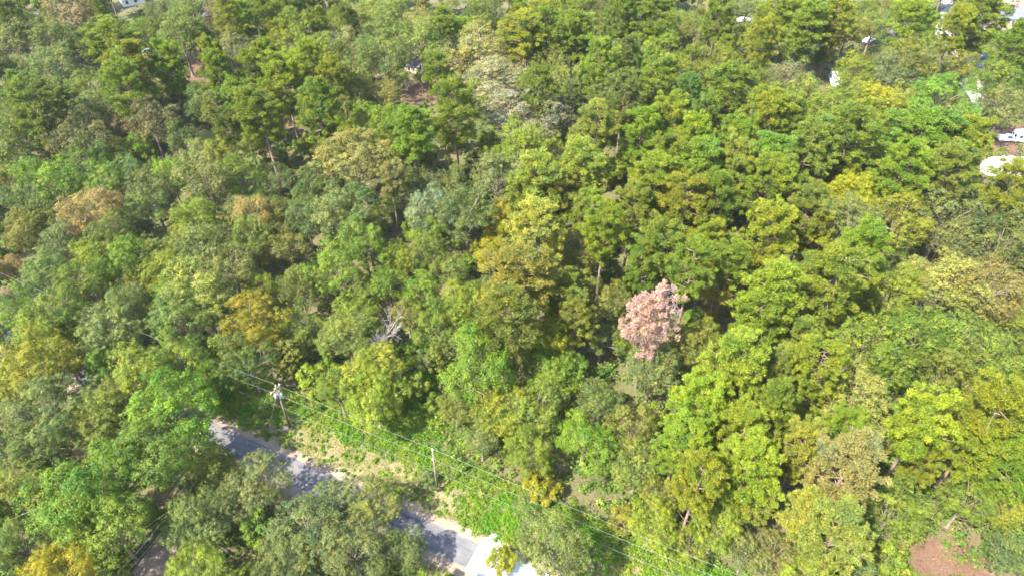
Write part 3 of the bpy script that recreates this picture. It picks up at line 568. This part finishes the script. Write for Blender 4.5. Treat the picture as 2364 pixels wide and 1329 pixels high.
# ------------------------------------------------------------------ undergrowth, weeds and grass
def clumps(name, cen, rad, hgt, nl, leaf, material, label, cat, seed):
    r = np.random.default_rng(seed); n = len(cen); k = nl
    d_ = unit(r.normal(size=(n, k, 3))+np.array((0, 0, 0.7))); d_[..., 2] = np.abs(d_[..., 2])
    P = np.empty((n, k, 3)); rr = r.uniform(0.35, 1.0, (n, k))
    P[..., 0] = cen[:, None, 0]+d_[..., 0]*rad[:, None]*rr; P[..., 1] = cen[:, None, 1]+d_[..., 1]*rad[:, None]*rr; P[..., 2] = 0.05+d_[..., 2]*hgt[:, None]*rr
    Q = unit(d_+np.array((0, 0, 0.4))+r.normal(0, 0.45, (n, k, 3))).reshape(-1, 3); P = P.reshape(-1, 3)
    L = leaf*r.uniform(0.7, 1.35, len(P)); v, f = leaf_quads(P, Q, L, L*0.7, r)
    T = np.clip(0.5+np.repeat(r.normal(0, 0.13, n), k)+r.normal(0, 0.16, n*k), 0, 1)
    o = link(name, np_mesh(name, v, f, material, T)); o['kind'] = 'stuff'; o['label'] = label; o['category'] = cat; return o
r = np.random.default_rng(77)
cen = []
while len(cen) < 8200:
    y = 30+250*r.random()**1.15; half = 0.75*(y*math.cos(PITCH)+90*math.sin(PITCH))+6; x = r.uniform(-half, half)
    s_, n_ = near_road((x, y))
    if -8 < n_ < 9 and -70 < s_ < 60: continue
    u, v, sc = px((x, y, 0.5))
    if any((u-a)**2+((v-b)*1.6)**2 < (k*0.75)**2 for a, b, k in KEEP) or (u < 420 and v > 1200 and u > 300): continue
    cen.append((x, y))
cen = np.array(cen); sz = r.uniform(0.7, 2.0, len(cen))
clumps('undergrowth', cen, sz, sz*r.uniform(0.8, 2.0, len(cen)), 38, 0.44, M['floor_leaf'], 'leafy undergrowth covering the floor of the woodland', 'undergrowth', 5)
# weeds: thick and fresh along the wood, thinning to the dry verge
cen, sz = [], []
while len(cen) < 4000:
    s_ = r.uniform(-75, 45); n_ = r.uniform(0.8, 11.5)
    g_ = math.exp(-((s_+52)/9.0)**2)*1.0+math.exp(-((s_-4)/9)**2)*1.1+math.exp(-((s_-24)/14)**2)*0.5
    edge = max(0, (n_-5.5)/4.0); lim = 0.22+edge**1.2+(g_*1.0 if n_ > 1.7 else 0.04)
    if s_ > 8 and n_ < 4.5: lim *= 0.25
    if r.random() > lim: continue
    a = rp(s_, n_); cen.append(a); sz.append(r.uniform(0.35, 0.75)*(0.7+0.5*min(1.4, edge+0.6*g_)))
for _ in range(1700):                                            # vines spreading into the thin front of the wood
    a = at(r.uniform(760, 1330), r.uniform(845, 1075)); s_, n_ = near_road(a)
    if _ % 2: a = at(r.uniform(870, 1010), r.uniform(790, 1010)); s_, n_ = near_road(a)
    if n_ > 7: cen.append((a[0], a[1])); sz.append(r.uniform(0.5, 1.1))
cen = np.array(cen); sz = np.array(sz)
clumps('weeds', cen, sz, sz*r.uniform(0.7, 1.5, len(cen)), 44, 0.20, M['weed'], 'bright green weeds and vines along the power line strip', 'weeds', 6)
nb = 60000; s_ = r.uniform(-72, 50, nb); n_ = np.where(r.random(nb) < 0.8, r.uniform(1.2, 11, nb), r.uniform(-9, -5.2, nb))
P = R0+np.outer(s_, RD)+np.outer(n_, RN); hh = r.uniform(0.10, 0.36, nb); q = r.uniform(0, 6.28, nb)
keep = (np.sin(s_*0.9+np.sin(n_*1.3)*2)+np.sin(n_*1.7+s_*0.23)+r.normal(0, 0.8, nb)) > -0.5; P, hh, q = P[keep], hh[keep], q[keep]; nb = len(P)
v = np.zeros((nb, 3, 3)); sx = np.stack([np.cos(q), np.sin(q)], 1)*0.06
v[:, 0, :2] = P-sx; v[:, 1, :2] = P+sx; v[:, 2, :2] = P+r.normal(0, 0.12, (nb, 2)); v[:, 2, 2] = hh
v[:, :2, 2] = 0.006
o = link('grass', np_mesh('grass', v.reshape(-1, 3), np.arange(3*nb).reshape(-1, 3), M['grass'], np.clip(r.normal(0.5, 0.2, nb), 0, 1))); o['kind'] = 'stuff'
o['label'] = 'rough dry and green grass on the road verge'; o['category'] = 'grass'

nl_ = 26000; y_ = r.uniform(40, 240, nl_); x_ = r.uniform(-1, 1, nl_)*(0.75*(y_*math.cos(PITCH)+92*math.sin(PITCH))+2)
a = at(2150, 1300); x_[:3500] = a[0]+r.normal(0, 6, 3500); y_[:3500] = a[1]+r.normal(0, 5, 3500)
qn = (np.stack([x_, y_], 1)-R0)@RN; ok = (qn > 1.2) | (qn < -5.2); P = np.stack([x_, y_, r.uniform(0.03, 0.09, nl_)], 1)[ok]
v, f = leaf_quads(P, unit(r.normal(0, 0.35, (len(P), 3))+np.array((0, 0, 1.))), r.uniform(0.08, 0.26, len(P)), r.uniform(0.05, 0.14, len(P)), r)
M['litter'] = foliage('dry_leaf', 0.1, 0.8, 0.02, 0.6, ((0.075, 0.045, 0.025), (0.15, 0.10, 0.06), 0.4))
o = link('leaf_litter', np_mesh('leaf_litter', v, f, M['litter'], np.clip(r.normal(0.5, 0.22, len(P)), 0, 1))); o['kind'] = 'stuff'; o['label'] = 'dry brown leaf litter on bare soil and forest floor'; o['category'] = 'leaf litter'

# ------------------------------------------------------------------ the power line
PD = np.array((0.9066, -0.422)); PNRM = np.array((0.422, 0.9066)); G1 = np.array((-37.6, 70.3)); G2 = np.array((-11.6, 58.2))
PA = math.atan2(PD[1], PD[0])
def pole(xy, tilt, H, label, kind):
    e = empty('utility_pole', (xy[0], xy[1], 0), PA); e.rotation_euler = (tilt[0], tilt[1], PA)
    MB().tube([(0, 0, -0.1), (0, 0, H*0.5), (0, 0, H)], [0.19, 0.16, 0.125], 12).build('shaft', M['pole_wood'], e, True)
    def insul(x, y, z):
        MB().tube([(x, y, z), (x, y, z+0.10), (x, y, z+0.12), (x, y, z+0.22), (x, y, z+0.24), (x, y, z+0.34)], [0.05, 0.05, 0.11, 0.11, 0.07, 0.07], 8).build('insulator', M['porcelain'], e, True)
    if kind == 'top':
        MB().box((0, 0, H+0.03), (0.14, 0.14, 0.03)).build('pole_cap', M['metal'], e); insul(0, 0, H+0.05); insul(0.0, -0.22, H-2.2)
        MB().box((0.0, -0.14, H-2.25), (0.05, 0.16, 0.05)).build('bracket', M['metal'], e)
    else:
        MB().box((0, -0.18, H-0.5), (0.07, 1.25, 0.09)).build('crossarm', M['pole_wood'], e)
        for y in (-1.2, -0.35, 0.75): insul(0, y, H-0.41)
        insul(0, 0, H)
        MB().tube([(0.08, -1.0, H-0.55), (0.08, 0, H-1.3)], 0.03, 5).build('brace', M['metal'], e)
        for (x, y, z) in ((0.45, 0.1, H-2.1), (-0.25, -0.42, H-2.1), (-0.3, 0.38, H-2.1)):
            t = MB().tube([(x, y, z-0.5), (x, y, z-0.47), (x, y, z+0.42), (x, y, z+0.52)], [0.22, 0.27, 0.27, 0.18], 12).build('transformer', M['can'], e, True)
            MB().tube([(x, y, z+0.5), (x, y, z+0.62), (x, y, z+0.75)], [0.05, 0.08, 0.04], 8).build('bushing', M['porcelain'], t, True)
        for y in (-0.9, -0.5, 0.5): MB().tube([(0.12, y, H-0.75), (0.16, y, H-1.15)], 0.055, 6).build('fuse_cutout', M['porcelain'], e)
    tag(e, label, 'utility pole', 'utility poles along the road'); return e
pole(G1, (0.0, 0.0), 10.6, 'brown wooden utility pole with crossarm and grey transformers by the verge', 'bank')
pole(G2, (0, 0), 10.9, 'bare brown wooden utility pole rising from bright green weeds', 'top')
G0 = G1-PD*74; G3 = G2+PD*50
pole(G0, (0, 0), 10.8, 'wooden utility pole at the far end of the line past the golden trees', 'top')
pole(G3, (0, 0), 10.8, 'wooden utility pole at the near end of the line', 'top')
guy = MB().tube([(*(G1+PNRM*0.1), 9.6), (*(G1-PD*3.2-PNRM*1.6), 0.0)], 0.02, 5).build('guy_wire', M['wire']); tag(guy, 'steel guy wire slanting from the transformer pole to the ground', 'wire')
def wire(z, off, rad, label, sag):
    pts = []
    for a, b in ((G0, G1), (G1, G2), (G2, G3)):
        n = 14
        for i in range(n+(1 if b is G3 else 0)):
            t = i/n; p = a+(b-a)*t+PNRM*off; L = np.hypot(*(b-a)); pts.append((p[0], p[1], z-sag*(L/40)**2*4*t*(1-t)))
    o = MB().tube(pts, rad, 5).build('power_line', M['wire'], None, True); tag(o, label, 'power line', 'wires of the power line')
wire(11.2, 0.0, 0.010, 'topmost wire of the power line above the verge', 0.30)
wire(8.95, -0.2, 0.010, 'middle wire of the power line, just below the topmost', 0.35)
wire(5.6, -0.2, 0.009, 'lowest wire of the power line, close above the weeds', 0.45)
a, b = at(245, 1345, 6.0), at(372, 1205, 6.5)
for k, lb in ((0.0, 'thin service wire crossing the dark dirt lane, upper of the pair'), (0.9, 'thin service wire crossing the dark dirt lane, lower of the pair')):
    pts = [tuple(a+(b-a)*t+np.array((k, 0, -k*0.3-0.5*4*t*(1-t)))) for t in np.linspace(-0.4, 1.6, 15)]
    tag(MB().tube(pts, 0.018, 4).build('service_wire', M['wire']), lb, 'wire', 'service wires over the lane')

# ------------------------------------------------------------------ rocks on the verge
def rock(u, v, sz, label, seed):
    rr = np.random.default_rng(seed); vs = sphere_dirs(26, -0.6, rr)*rr.uniform(0.8, 1.15, (26, 1))*np.array((sz, sz*0.8, sz*0.55))
    import bmesh
    bm = bmesh.new(); [bm.verts.new(x) for x in vs]; bmesh.ops.convex_hull(bm, input=bm.verts); me = bpy.data.meshes.new('rock'); bm.to_mesh(me); bm.free()
    me.materials.append(M['rock']); o = link('rock', me); p = at(u, v); o.location = (p[0], p[1], sz*0.2); tag(o, label, 'rock', 'rocks on the verge')
rock(660, 989, 0.55, 'pale rock beside the foot of the transformer pole', 1)
rock(672, 1019, 0.42, 'yellowish rock in the dry grass between pole and road', 2)

# ------------------------------------------------------------------ houses and yards far back
def house(xy, rz, W, Dp, hw, hr, wall, roof, label, gable=False, chimney=False):
    e = empty('house', (xy[0], xy[1], 0), rz); x, y = W/2, Dp/2; ov = 0.45
    m = MB().box((0, 0, hw/2), (x, y, hw/2))
    if gable: m.poly([(-x, -y, hw), (-x, y, hw), (-x, 0, hw+hr*0.93)]); m.poly([(x, -y, hw), (x, 0, hw+hr*0.93), (x, y, hw)])
    m.build('wall', M[wall], e)
    X, Y, z0 = x+ov, y+ov, hw-0.12; rl = X if gable else max(0.2, X-Y*0.95)
    r_ = MB(); T = 0.16
    A, B, C_, D_ = (-X, -Y, z0), (X, -Y, z0), (X, Y, z0), (-X, Y, z0); E_, F_ = (-rl, 0, hw+hr), (rl, 0, hw+hr)
    up = lambda p: (p[0], p[1], p[2]+T)
    A1, B1, C1, D1 = map(up, (A, B, C_, D_))
    r_.poly([A1, B1, F_, E_]); r_.poly([C1, D1, E_, F_]); r_.poly([B1, C1, F_]); r_.poly([D1, A1, E_])
    for p, q, p1, q1 in ((A, B, A1, B1), (B, C_, B1, C1), (C_, D_, C1, D1), (D_, A, D1, A1)): r_.poly([p, q, q1, p1])
    r_.poly([D_, C_, B, A]); rf = r_.build('roof', M[roof], e)
    MB().tube([(-rl, 0, hw+hr+0.01), (rl, 0, hw+hr+0.01)], 0.09, 6).build('ridge_cap', M[roof], rf)
    if chimney: MB().box((x*0.4, 0.6, hw+hr), (0.4, 0.4, 0.8)).build('chimney', M['red_brick'], rf)
    for wx in np.arange(-x+1.6, x-1.0, 3.1):
        wd = MB().box((wx, -y-0.02, hw*0.55), (0.5, 0.03, 0.6)).build('window', M['glass'], e)
        MB().box((wx, -y-0.03, hw*0.55-0.68), (0.62, 0.06, 0.05)).box((wx, -y-0.03, hw*0.55+0.66), (0.6, 0.045, 0.05)).box((wx-0.55, -y-0.03, hw*0.55), (0.05, 0.045, 0.6)).box((wx+0.55, -y-0.03, hw*0.55), (0.05, 0.045, 0.6)).build('window_frame', M['trim'], wd)
    dr = MB().box((x-1.0, -y-0.02, 1.02), (0.45, 0.03, 1.02)).build('door', M['trim'], e); MB().box((x-0.65, -y-0.07, 1.0), (0.03, 0.03, 0.06)).build('handle', M['metal'], dr)
    tag(e, label, 'house'); return e
p = at(2310, 64); house((p[0]+6.2, p[1]+5.0), R(-6), 13, 9.5, 2.9, 2.3, 'brick', 'roof_grey', 'tan brick house with grey hipped roof beyond the sandy yard')
p = at(2362, 40); house((p[0]+2.0, p[1]+3), R(-6), 6.5, 4.5, 2.6, 1.1, 'red_brick', 'roof_pink', 'small red brick outbuilding with faded roof behind the grey-roofed house', gable=True)
p = at(300, 14); house((p[0], p[1]+3), R(35), 8, 6, 2.7, 1.8, 'white_wall', 'roof_white', 'small white house with white roof behind far pine trunks', gable=True)
p = at(500, 52); house((p[0], p[1]+4), R(15), 9, 7, 2.7, 2.0, 'brick', 'roof_grey', 'low grey-roofed house half hidden behind far pines', gable=True)
p = at(955, 172); house((p[0], p[1]+3), R(-20), 5, 4, 2.3, 1.1, 'brick', 'roof_grey', 'small grey-roofed shed under trees behind the dirt clearing', gable=True)

def wheelset(e, xs, hw, rad):
    for x in xs:
        for s in (-1, 1):
            t = MB().tube([(x, s*(hw-0.2), rad), (x, s*hw, rad)], rad, 14).build('wheel', M['tyre'], e)
            MB().tube([(x, s*(hw-0.02), rad), (x, s*(hw+0.01), rad)], rad*0.6, 10).build('rim', M['chrome'], t)
def vehicle(u, v, rz, kind, paint, label):
    p = at(u, v); e = empty({'car': 'parked_car', 'pickup': 'pickup_truck', 'camper': 'camper_trailer'}[kind], (p[0], p[1], 0.01), rz)
    pm = M['paint_'+paint]
    def run(prof, hw, taper, name, m, parent=e):
        """side profile in (x,z) drawn across the width, upper points pulled in"""
        mb = MB(); n = len(prof); zs = [q[1] for q in prof]; lo, hi = min(zs), max(zs)
        L_ = [(x, -(hw-taper*(z-lo)/(hi-lo)), z) for x, z in prof]; R_ = [(x, (hw-taper*(z-lo)/(hi-lo)), z) for x, z in prof]
        mb.poly(L_); mb.poly(R_[::-1])
        for i in range(n): j = (i+1) % n; mb.poly([L_[j], L_[i], R_[i], R_[j]])
        return mb.build(name, m, parent)
    if kind == 'camper':
        run([(-3.2, 0.5), (3.0, 0.5), (3.2, 1.2), (3.0, 2.7), (2.5, 3.0), (-2.9, 3.0), (-3.2, 2.6)], 1.2, 0.06, 'body', pm)
        for s in (-1, 1):
            for x in (-1.9, 0.1, 1.9): MB().box((x, s*1.19, 1.9), (0.42, 0.02, 0.32)).build('window', M['glass'], e)
        for y in (-0.5, 0.5): MB().box((-3.2, y, 2.0), (0.04, 0.32, 0.35)).build('window', M['glass'], e)
        MB().box((1.05, -1.18, 1.5), (0.33, 0.03, 0.95)).build('door', M['trim'], e)
        MB().box((-0.4, 0, 3.1), (0.5, 0.4, 0.12)).build('roof_vent', M['can'], e); MB().tube([(3.2, 0, 0.55), (4.3, 0, 0.5)], 0.06, 6).build('tow_bar', M['metal'], e)
        wheelset(e, (-0.5, 0.35), 1.15, 0.36)
    else:
        run([(-2.25, 0.32), (2.2, 0.32), (2.3, 0.6), (2.2, 0.88), (1.15, 1.0), (-2.2, 1.02), (-2.3, 0.7)], 0.9, 0.06, 'body', pm)
        if kind == 'car': cab, gl = [(-1.75, 1.0), (1.1, 0.99), (0.45, 1.44), (-1.2, 1.46)], [(-1.62, 1.03), (0.95, 1.02), (0.42, 1.39), (-1.12, 1.40)]
        else: cab, gl = [(-0.55, 1.0), (1.25, 0.99), (0.65, 1.68), (-0.45, 1.7)], [(-0.45, 1.06), (1.1, 1.04), (0.62, 1.6), (-0.4, 1.62)]
        cb = run(cab, 0.84, 0.16, 'cabin', pm); run(gl, 0.853, 0.15, 'window', M['glass'], cb)
        MB().poly([(cab[1][0]-0.02, -0.72, 1.03), (cab[1][0]-0.02, 0.72, 1.03), (cab[2][0]+0.06, 0.62, cab[2][1]-0.03), (cab[2][0]+0.06, -0.62, cab[2][1]-0.03)]).build('windscreen', M['glass'], cb)
        if kind == 'pickup':
            MB().box((-1.4, 0.84, 1.16), (0.85, 0.05, 0.15)).box((-1.4, -0.84, 1.16), (0.85, 0.05, 0.15)).box((-2.23, 0, 1.16), (0.04, 0.86, 0.15)).build('bed_side', pm, e)
        for s in (-1, 1):
            MB().box((2.24, s*0.62, 0.72), (0.05, 0.2, 0.08)).build('headlight', M['porcelain'], e); MB().box((-2.26, s*0.66, 0.78), (0.05, 0.15, 0.1)).build('tail_light', M['lamp'], e)
        wheelset(e, (-1.4, 1.4), 0.88, 0.34)
    tag(e, label, {'car': 'car', 'pickup': 'pickup', 'camper': 'trailer'}[kind]); return e
vehicle(2322, 324, R(-4), 'pickup', 'white', 'white pickup parked on bare soil beside the sandy pad')
vehicle(2362, 326, R(-2), 'camper', 'white', 'white trailer behind the white pickup, cut off by the picture edge')
vehicle(1925, 194, R(80), 'camper', 'white', 'white camper trailer with dark windows seen between green crowns')
vehicle(2004, 97, R(30), 'car', 'white', 'white car parked beside the far grey lane')
vehicle(1716, 50, R(20), 'car', 'white', 'white car under far trees beside a dark car')
vehicle(1710, 36, R(25), 'car', 'black', 'dark car under far trees beside a white car')
vehicle(346, 123, R(15), 'car', 'silver', 'silver car half hidden behind the slender open pine')
vehicle(2276, 136, R(40), 'car', 'blue', 'small blue car on the white sand drive')
vehicle(2196, 108, R(-35), 'car', 'silver', 'silver car where the white sand drive bends')
vehicle(2335, 22, R(5), 'pickup', 'black', 'dark pickup parked behind the grey-roofed house')
p = at(976, 217); e = empty('post', (p[0], p[1], 0), 0.2)
MB().tube([(0, 0, -0.1), (0, 0, 2.0)], [0.13, 0.12], 8).build('shaft', M['pole_wood'], e); MB().box((0, 0, 2.04), (0.2, 0.2, 0.05)).build('cap', M['pole_wood'], e)
tag(e, 'dark wooden post casting a shadow on the red dirt clearing', 'post')
# ------------------------------------------------------------------ thin air haze over the woods
hm_ = bpy.data.materials.new('haze'); hm_.use_nodes = True; hn = hm_.node_tree; hn.nodes.clear()
pv_ = hn.nodes.new('ShaderNodeVolumePrincipled'); pv_.inputs['Color'].default_value = (0.93, 0.95, 1.0, 1); pv_.inputs['Density'].default_value = 0.00004
ho = hn.nodes.new('ShaderNodeOutputMaterial'); hn.links.new(pv_.outputs[0], ho.inputs['Volume'])
hz = MB().box((0, 1250, 48), (2600, 2850, 49)).build('haze', hm_); hz['kind'] = 'stuff'; hz['label'] = 'thin pale haze in the air over the woods'; hz['category'] = 'haze'
print('trees', len(TREES), 'fill', fill, {k: sum(1 for t in TREES if t[1] == k) for k in PROTO}, 'tris', sum(len(m.polygons)*(2 if m.polygons and len(m.polygons[0].vertices) == 4 else 1) for m in bpy.data.meshes))
